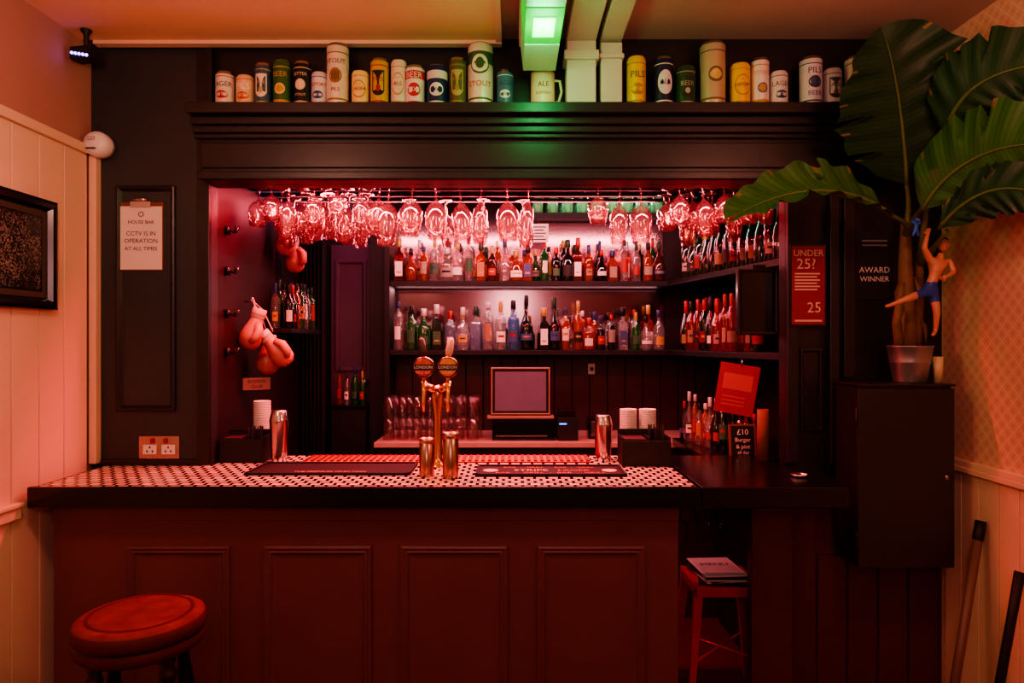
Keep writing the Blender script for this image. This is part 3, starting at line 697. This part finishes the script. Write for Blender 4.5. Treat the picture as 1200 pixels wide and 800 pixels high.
M_pur = mat('violet_led',(200,170,255),0.3,emis=(150,110,255),estr=9)
b = B('led_spotlight'); b.M = Matrix.Translation((-1.80,2.86,2.86)) @ Matrix.Rotation(-0.2,4,'Z')
b.box(-.05,.05,-.015,.05,-.028,.024,M_matblack)
for i in range(5):
    b.ball((-.036+i*.018,-0.017,-.004-i*.004),0.006,M_pur,seg=10,rings=6)
b.tube([(0,0.02,0.02),(0,0.02,0.08),(0,0.02,0.104)],[0.010,0.010,0.025],M_matblack,12)
b.M = Matrix.Identity(4); b.obj(.004)
b = B('framed_picture'); b.M = Matrix.Translation((XL+0.012,0,0)) @ Matrix.Rotation(PI/2,4,'Z')
b.frame(2.16,2.766,1.778,2.21,0,[(0,0),(0,0.028),(0.012,0.032),(0.03,0.03),(0.04,0.014),(0.042,0.010),(0.075,0.010)],M_black,photo_print())
b.frame(2.205,2.721,1.823,2.165,-0.0105,[(0,0),(0.022,0.0)],mat('mount_board',(75,60,56),0.8))
b.M = Matrix.Identity(4); b.obj()

# ---------------------------------------------------------------- right pier items
b = B('age_check_poster'); yb=FY-0.03
x0,x1,z0,z1=1.225,1.385,Z(382,3.0),Z(286,3.0)
b.box(x0,x1,yb-.012,yb,z0,z1,M_black); b.box(x0+.008,x1-.008,yb-.014,yb-.012,z0+.008,z1-.008,mat('poster_red',(145,34,46),0.4))
mp_=mat('poster_print',(230,190,182),0.5); cx=(x0+x1)/2
b.text('UNDER',(cx,yb-.016,z1-.04),.040,mp_); b.text('25?',(cx-.01,yb-.016,z1-.088),.065,mp_)
for k in range(6): b.box(x0+.02,x1-.03-.012*(k%2),yb-.0155,yb-.014,z1-.132-k*.014,z1-.126-k*.014,mp_)
b.text('25',(cx+.025,yb-.016,z0+.08),.065,mp_); b.box(x0+.02,x1-.02,yb-.0155,yb-.014,z0+.02,z0+.028,mp_)
b.obj()
b = B('award_sign'); yb=FY
x0,x1,z0,z1=1.53,1.70,Z(350,3.0),Z(268,3.0)
b.box(x0,x1,yb-.008,yb-.0005,z0,z1,M_matblack); cx=(x0+x1)/2
b.text('AWARD',(cx,yb-.0095,z0+.13),.037,M_paper); b.text('WINNER',(cx,yb-.0095,z0+.09),.033,M_paper)
for k in range(2): b.box(x0+.03,x1-.03,yb-.0095,yb-.008,z1-.05-k*.02,z1-.043-k*.02,mat('dim_print',(110,110,110),.6))
b.obj()
b = B('meter_cabinet'); x0,x1,y0,z0,z1=1.42,1.805,2.79,0.72,1.468
b.box(x0,x1,y0+.015,FY-.055,z0,z1,M_fac2); b.box(x0-.004,x1+.004,y0,y0+.014,z0+.005,z1-.012,mat('cabinet_door',(37,35,36),0.4,bump=.05,nscale=20))
b.box(x0-.008,x1+.008,y0-.004,FY-.055,z1-.001,z1+.008,M_fac2)
for hz in (z0+.12,z1-.12): b.tube([(x0-.008,y0+.006,hz-.03),(x0-.008,y0+.006,hz+.03)],.006,M_matblack,8)
b.lathe((x1-.03,y0-.001,(z0+z1)/2),[(0.001,-.01),(.008,-.01),(.008,.01),(.001,.01)],M_steel,10)
b.box(x0+.03,x1-.03,FY-.056,FY-.0005,z0+.02,z1-.02,M_fac2)
b.obj(0.003)
CB = 1.4765
# ---------------------------------------------------------------- potted banana plant
bx, by = 1.69, 2.90
b = B('potted_banana_plant')
b.lathe((bx,by,CB),[(0.001,0.002),(0.062,0),(0.064,0.005),(0.076,0.08),(0.079,0.085),(0.078,0.09),(0.087,0.148),(0.091,0.152),(0.089,0.157),(0.084,0.15),(0.08,0.135),(0.001,0.135)],M_galv,32)
b.ball((bx,by,CB+0.13),0.08,mat('moss',(60,50,30),0.9,bump=.5,nscale=40),(1,1,.3))
M_stem = mat('banana_stem',(115,88,62),0.6,var=.35,nscale=30); M_stem2 = mat('banana_petiole',(95,105,58),0.5)
b.tube([(bx,by,CB+.12),(bx-.01,by,CB+.3),(bx-.025,by-.01,CB+.5),(bx-.03,by-.02,CB+.68)],[.036,.034,.028,.018],M_stem,12)
b.tube([(bx+.02,by,CB+.12),(bx+.03,by-.01,CB+.35),(bx+.03,by-.02,CB+.55)],[.026,.022,.014],M_stem,10)
b.tube([(bx-.04,by,CB+.12),(bx-.06,by-.01,CB+.25),(bx-.045,by-.02,CB+.42)],[.020,.020,.012],M_stem,10)
for k in range(16):
    a=random.uniform(0,6.28); zz=random.uniform(.12,.45)
    b.tube([(bx+.03*math.cos(a),by+.03*math.sin(a),CB+zz+.05),(bx+.055*math.cos(a),by+.055*math.sin(a),CB+zz),(bx+.06*math.cos(a),by+.06*math.sin(a),CB+zz-.08)],[.004,.010,.002],M_stem,6)
M_lA = mat('banana_leaf_lit_a',(56,104,46),0.5,var=.3,nscale=6,spec=.3); M_lB = mat('banana_leaf_lit_b',(48,92,40),0.5,var=.3,nscale=6,spec=.3)  # brighter green: light falling on these leaves is put into the colour
M_lDA = mat('banana_leaf_dark_a',(36,70,40),0.5,var=.3,nscale=5,spec=.3); M_lDB = mat('banana_leaf_dark_b',(31,61,35),0.5,var=.3,nscale=5,spec=.3)
M_lY = mat('banana_leaf_rib',(90,112,60),0.5)
M_lE = mat('banana_leaf_edge',(110,95,45),0.6)
def bez(P,t):
    a,b_,c,d=[Vector(p) for p in P]; s=1-t
    return a*s**3+b_*3*s*s*t+c*3*s*t*t+d*t**3
def leaf(b, P, width, side, mA, mB, droop=.25, n=60, nc=6, seed=1, curl=0.0):
    rnd=random.Random(seed); side=Vector(side).normalized()
    vs=[];fs=[];ms=[]
    tearL=[1.0]*(n+1); tearR=[1.0]*(n+1)
    for _ in range(6):
        k=rnd.randint(8,n-6); T=(tearL if rnd.random()<.5 else tearR); T[k]=rnd.uniform(.5,.8); T[k+1]=T[k]+.15
    W=2*nc+1
    for i in range(n+1):
        t=i/n; p=bez(P,t); tg=(bez(P,min(1,t+.01))-bez(P,max(0,t-.01))).normalized()
        sd=(side-tg*side.dot(tg)).normalized(); nm=tg.cross(sd)
        sn=math.sin(PI*min(1,(t*.97+.03)**.8)); pr=(max(0.0,sn))**.5 if t<1 else 0.0
        w=width*max(pr,0.004)*(1+.05*math.sin(i*.45+seed))
        for j in range(-nc,nc+1):
            u=j/nc; ww=w*(tearL[i] if (u<0 and abs(u)>.5) else tearR[i] if (u>0 and abs(u)>.5) else 1)
            q=p+sd*ww*u-nm*(droop*w*u*u)+nm*(0.010*math.sin(i*.7+seed)*abs(u)+.012*abs(u)*math.sin(t*9+seed*2+ (2 if u>0 else 0)))+tg*(abs(u)*.06)
            q.x=min(q.x,1.905); q.y=min(q.y,3.0); q.z=min(q.z,2.93)
            vs.append(q)
    for i in range(n):
        for j in range(W-1):
            fs.append((i*W+j,i*W+j+1,(i+1)*W+j+1,(i+1)*W+j)); ms.append(M_lE if (j in (0,W-2) and (i*7+j+seed)%13==0) else (mA if i%2 else mB))
    b.add(vs,fs,ms,True)
    b.tube([bez(P,i/14)-Vector((0,0.004,0)) for i in range(15)],[.008*(1-i/15)+.0012 for i in range(15)],M_lY,6)
def W3(px,py,d): return (X(px,d),d,Z(py,d))
def petiole(b,p0,p1,p2): b.tube([bez((p0,p1,p1,p2),i/8) for i in range(9)],[.014-.0008*i for i in range(9)],M_stem2,8)
top=(bx-.03,by-.02,CB+.62)
petiole(b,top,W3(1066,240,2.86),W3(1062,212,2.84)); leaf(b,(W3(1062,216,2.84),W3(1058,150,2.78),W3(1052,98,2.70),W3(1038,48,2.64)),.285,(1,0.1,-.15),M_lDA,M_lDB,.3,seed=2)
petiole(b,top,W3(1064,262,2.80),W3(1040,250,2.70)); leaf(b,(W3(1045,252,2.70),W3(990,212,2.6),W3(930,216,2.5),W3(866,250,2.45)),.135,(0.1,1.0,0.75),M_lA,M_lB,.35,seed=3)
petiole(b,top,W3(1075,250,2.80),W3(1084,240,2.70)); leaf(b,(W3(1080,246,2.70),W3(1110,190,2.6),W3(1170,165,2.4),W3(1225,170,2.25)),.18,(-.35,.2,1.0),M_lA,M_lB,.25,seed=4)
petiole(b,(bx+.03,by-.02,CB+.5),W3(1090,200,2.75),W3(1105,150,2.66)); leaf(b,(W3(1105,160,2.66),W3(1120,105,2.55),W3(1160,80,2.42),W3(1230,75,2.3)),.17,(-.5,.3,1.0),M_lDA,M_lDB,.25,seed=5)
leaf(b,(W3(1075,200,2.92),W3(1082,140,2.93),W3(1080,80,2.93),W3(1055,50,2.93)),.18,(1,0,.1),M_lDA,M_lDB,.15,seed=6)
petiole(b,(bx+.03,by-.02,CB+.5),W3(1095,290,2.72),W3(1110,270,2.62)); leaf(b,(W3(1100,268,2.64),W3(1130,228,2.5),W3(1170,210,2.4),W3(1220,228,2.25)),.10,(-.2,.4,1.0),M_lDA,M_lDB,.3,seed=7)
leaf(b,(W3(1110,190,2.7),W3(1150,175,2.6),W3(1180,110,2.52),W3(1195,95,2.5)),.12,(-.4,.2,.9),M_lDA,M_lDB,.3,seed=8)
b.obj()
b = B('shot_glass'); b.lathe((1.785,2.86,CB),[(0.001,.004),(.016,0),(.021,.11),(.019,.11),(.014,.01)],mat('frosted',(200,190,150),.3),14); b.obj()

# ---------------------------------------------------------------- action figure (skinned body)
def skinned(pts, edges, radii, root=0, sub=2):
    me=bpy.data.meshes.new('sk'); me.from_pydata([Vector(p) for p in pts],edges,[])
    o=bpy.data.objects.new('sk',me); scene.collection.objects.link(o)
    md=o.modifiers.new('skin','SKIN'); md.use_smooth_shade=True
    for i,r in enumerate(radii):
        sv=me.skin_vertices[0].data[i]; sv.radius=(r,r) if not isinstance(r,tuple) else r; sv.use_root=(i==root)
    s=o.modifiers.new('sub','SUBSURF'); s.levels=sub; s.render_levels=sub
    dg=bpy.context.evaluated_depsgraph_get(); dg.update()
    em=o.evaluated_get(dg).to_mesh()
    vs=[v.co.copy() for v in em.vertices]; fs=[tuple(p.vertices) for p in em.polygons]
    o.evaluated_get(dg).to_mesh_clear(); bpy.data.objects.remove(o); bpy.data.meshes.remove(me)
    return vs,fs
M_skin=mat('doll_skin',(190,135,115),.4,var=.05); M_trunks=mat('doll_trunks',(35,65,150),.5); M_hair=mat('doll_hair',(30,20,18),.5)
D=2.72
def J(px,py,dd=0): return W3(px,py,D+dd)
pts=[J(1089,338),J(1094,326),J(1099,312),J(1102,300),J(1104,296),
     J(1089,303,-.005),J(1083,290,-.02),J(1087,275,-.01),
     J(1112,305,0),J(1118,319,-.02),J(1108,325,-.05),
     J(1083,343,-.005),J(1063,350,-.03),J(1045,357,-.01),J(1038,359,-.02),
     J(1094,344,.005),J(1098,366,-.01),J(1096,388,.005),J(1093,393,-.03)]
ed=[(0,1),(1,2),(2,3),(3,4),(2,5),(5,6),(6,7),(2,8),(8,9),(9,10),(0,11),(11,12),(12,13),(13,14),(0,15),(15,16),(16,17),(17,18)]
rd=[.023,.020,(.034,.024),.013,.012,.015,.011,.007,.015,.011,.007,.020,.014,.008,.007,.020,.014,.008,.007]
vs,fs=skinned(pts,ed,rd)
b=B('action_figure')
zt=Z(331,D); zb=Z(354,D)
ms=[]
for f in fs:
    c=sum((vs[k] for k in f),Vector())/len(f)
    ms.append(M_trunks if (zb<c.z<zt and c.x>X(1070,D) and c.x<X(1106,D)) else M_skin)
b.add(vs,fs,ms,True)
hc=Vector(J(1106,287,-.005))
b.ball(hc,.0235,M_skin,(.85,1,1.15)); b.ball(hc+Vector((0.001,.006,.009)),.0245,M_hair,(.88,.98,1.0))
b.ball(hc+Vector((-.002,-.0235,-.003)),.0045,M_skin,(.8,1,1.4))
for s in (-1,1):
    b.ball(hc+Vector((s*.0075,-.0212,.002)),.0032,M_paper); b.ball(hc+Vector((s*.0075,-.0240,.002)),.0015,M_black); b.ball(hc+Vector((s*.020,0,-.002)),.005,M_skin,(.5,.8,1.2))
b.ball(hc+Vector((0,-.0215,-.0135)),.004,M_red,(1.2,.5,.4))
for hp,dr in ((Vector(J(1087,275,-.01)),Vector((.15,0,1))),(Vector(J(1108,325,-.05)),Vector((-1,-.1,-.2)))):
    dr.normalize(); sd=dr.cross(Vector((0,1,0))).normalized()
    b.ball(hp+dr*.004,.0095,M_skin,(.9,.6,1.1))
    for k in range(4):
        q=hp+dr*.010+sd*(k-1.5)*.0046; b.tube([q,q+dr*(.009,.011,.010,.008)[k],q+dr*(.014,.017,.016,.012)[k]+Vector((0,-.004,0))],[.0025,.0023,.0017],M_skin,6)
    q=hp+sd*.006; b.tube([q,q+sd*.006+dr*.006,q+sd*.008+dr*.012],[.0028,.0024,.0018],M_skin,6)
b.obj()
b=B('toy_figurine'); p=Vector(W3(1073,268,2.76))
mb=mat('toy_blue',(40,90,190),.4); mr=mat('toy_red',(200,40,40),.4)
vs,fs=skinned([p,p+Vector((.004,0,.018)),p+Vector((.02,-.003,.026)),p+Vector((-.018,-.003,.03)),p+Vector((-.012,0,-.03)),p+Vector((.012,0,-.032))],[(0,1),(1,2),(1,3),(0,4),(0,5)],[.009,.010,.005,.005,.006,.006])
b.add(vs,fs,mb,True); b.ball(p+Vector((.004,-.004,.034)),.012,mb); b.ball(p+Vector((.004,-.013,.034)),.006,mr,(1,.5,.8)); b.obj()

# ---------------------------------------------------------------- wooden bar stool
b=B('bar_stool'); sx,sy,sz=-1.235,2.27,0.75
Ms=mat('stool_seat_red',(112,56,54),.75,var=.5,nscale=16,bump=.15,spec=.2); Mr=mat('stool_seat_rim',(80,38,38),.7,var=.35,spec=.2); Ml=mat('stool_leg',(36,24,24),.4)
b.lathe((sx,sy,sz),[(0.001,-.004),(.12,-.003),(.150,.001),(.157,-.003),(.163,0),(.183,-.003),(.196,-.012),(.202,-.028),(.202,-.048),(.197,-.056),(.193,-.060),(.197,-.066),(.199,-.084),(.195,-.098),(.187,-.106),(.001,-.106)],[Ms,Ms,Mr,Mr,Ms,Ms,Mr,Mr,Mr,Ml,Ml,Mr,Mr,Mr,Mr],56)
for k in range(4):
    a=PI/4+k*PI/2+.25; u=Vector((math.cos(a),math.sin(a),0))
    P0=Vector((sx,sy,0))
    zs=[.645,.62,.605,.59,.575,.56,.45,.43,.41,.30,.28,.26,.24,.05,0]; rs=[.022,.026,.018,.028,.028,.018,.027,.018,.025,.025,.016,.025,.02,.016,.018]
    b.tube([P0+u*(.145+(.645-z)*.10)+Vector((0,0,z)) for z in zs],rs,Ml,14)
for zz in (.27,.40):
    for k in range(4):
        a1=PI/4+k*PI/2+.25; a2=a1+PI/2; r=.145+(.645-zz)*.10
        if zz>.3 and k%2: continue
        b.tube([(sx+r*math.cos(a1),sy+r*math.sin(a1),zz),(sx+r*math.cos(a2),sy+r*math.sin(a2),zz)],.010,Ml,10)
b.obj()
# red metal stool
b=B('metal_stool'); cx,cy,sz=0.975,3.205,0.55; w=.15
Mrm=mat('red_metal',(195,62,66),.3,.2)
b.box(cx-w,cx+w,cy-w,cy+w,sz-.006,sz,Mrm)
for (a0,a1,c0,c1) in ((cx-w,cx+w,cy-w,cy-w+.006),(cx-w,cx+w,cy+w-.006,cy+w),(cx-w,cx-w+.006,cy-w,cy+w),(cx+w-.006,cx+w,cy-w,cy+w)): b.box(a0,a1,c0,c1,sz-.045,sz-.006,Mrm)
for s in (-1,1):
    for t in (-1,1):
        x0,y0=cx+s*(w-.02),cy+t*(w-.02); x1,y1=cx+s*(w+.03),cy+t*(w+.02)
        b.add([(x0-.022,y0-.004*t,sz-.01),(x0+.022,y0-.004*t,sz-.01),(x1+.012,y1,0),(x1-.012,y1,0),(x0-.022,y0-.03*t,sz-.01),(x0+.022,y0-.03*t,sz-.01),(x1+.012,y1-.02*t,0),(x1-.012,y1-.02*t,0)],
              [(0,1,2,3),(7,6,5,4),(0,3,7,4),(1,5,6,2),(0,4,5,1),(3,2,6,7)],Mrm)
b.tube([(cx-.15,cy-.15,.22),(cx+.15,cy+.15,.22)],.006,Mrm); b.tube([(cx-.15,cy+.15,.22),(cx+.15,cy-.15,.22)],.006,Mrm)
b.obj(.004)
b=B('menu_pile')
for i in range(6):
    b.M=Matrix.Translation((cx+.0+random.uniform(-.012,.012),cy+random.uniform(-.012,.012),sz+.001+i*.007)) @ Matrix.Rotation(random.uniform(-.25,.25),4,'Z')
    b.box(-.10,.10,-.13,.13,0,.005,M_matblack if i%2==0 else M_paper)
    if i==5:
        b.box(-.09,.09,-.12,.12,.005,.0056,mat('menu_page',(200,190,188),.7)); b.text('MENU',(0,.03,.0062),.05,M_black,R=flat)
b.M=Matrix.Identity(4); b.obj()
b=B('hanging_cables')
for k in range(5):
    x=0.74+k*.055; b.tube([(x,3.27,1.018),(x+.02,3.26,.9-.03*k),(x-.03+.03*k,3.25,.82-.02*k),(x+.04,3.27,.78),(x+.05,3.28,.66)],.005,M_black,6)
b.obj()
b=B('broom_handle'); Mp=mat('pole_wood',(110,84,76),.45)
p0=Vector((1.63,2.60,0.0)); p1=Vector((1.882,2.74,.93)); q=p0.lerp(p1,.92)
b.tube([p0,q],.017,Mp,14); b.tube([q,p0.lerp(p1,.925),p1],[.018,.021,.020],M_matblack,14); b.obj()
b=B('mop_handle'); p0=Vector((1.65,2.42,0.0)); p1=Vector((1.875,2.52,.80)); b.tube([p0,p0.lerp(p1,.8),p1],[.016,.016,.018],M_matblack,14); b.obj()

# ---------------------------------------------------------------- lights
def area(name, loc, rot, sx, sy, col, pw, spread=180):
    l=bpy.data.lights.new(name,'AREA'); l.shape='RECTANGLE'; l.size=sx; l.size_y=sy; l.color=col; l.energy=pw; l.spread=math.radians(spread)
    o=bpy.data.objects.new(name,l); o.location=loc; o.rotation_euler=rot; scene.collection.objects.link(o); return o
def point(name, loc, col, pw, r=.08):
    l=bpy.data.lights.new(name,'POINT'); l.color=col; l.energy=pw; l.shadow_soft_size=r
    o=bpy.data.objects.new(name,l); o.location=loc; scene.collection.objects.link(o); return o
area('led_strip_front',(-.1,3.135,2.385),(math.radians(4),0,0),2.3,.012,(1,.08,.10),62)
area('led_strip_fascia',(-.25,3.085,2.345),(math.radians(-12),0,0),1.7,.012,(1,.09,.11),24,110)
area('glass_backlight',(-.2,3.84,2.40),(math.radians(-50),0,0),2.0,.02,(1,.12,.15),26)  # added backlight behind the rack so the hanging glasses glow
area('bottle_fill',(.1,3.87,2.44),(math.radians(55),0,0),2.0,.02,(1,.33,.34),17)  # added fill aimed at the back shelves to brighten bottles and labels
area('led_strip_shelf',(.1,4.605,2.0),(math.radians(-15),0,0),1.75,.01,(1,.40,.42),8)
area('led_strip_top',(.1,4.605,2.43),(math.radians(-15),0,0),1.75,.01,(1,.28,.33),5)
area('led_strip_green',(.58,4.60,2.70),(math.radians(-20),0,0),.85,.01,(.45,1,.65),3.5)
point('doorway_lamp',(-1.08,4.40,2.6),(.65,.3,.7),2.0,.05)
point('emergency_glow',(.115,2.46,2.74),(.05,1,.25),5.5,.05)
point('room_lamp_left',(-1.1,1.55,2.5),(1,.48,.35),29,.12)
point('room_lamp_right',(1.25,1.5,2.5),(1,.36,.25),28,.12)
point('rear_fill',(0,-.6,2.2),(1,.48,.46),50,.25)  # added unseen fill behind the camera, lifts the bar front
w=bpy.data.worlds.new('World'); scene.world=w; w.use_nodes=True
w.node_tree.nodes['Background'].inputs[0].default_value=(.05,.02,.02,1); w.node_tree.nodes['Background'].inputs[1].default_value=.3
try: scene.view_settings.look='AgX - Medium High Contrast'
except Exception: pass

cam=bpy.data.cameras.new('Camera'); cam.lens=24; cam.sensor_width=36; cam.clip_start=.05
co=bpy.data.objects.new('Camera',cam); co.location=(0,0,EYE); co.rotation_euler=(PI/2,0,0); scene.collection.objects.link(co); scene.camera=co
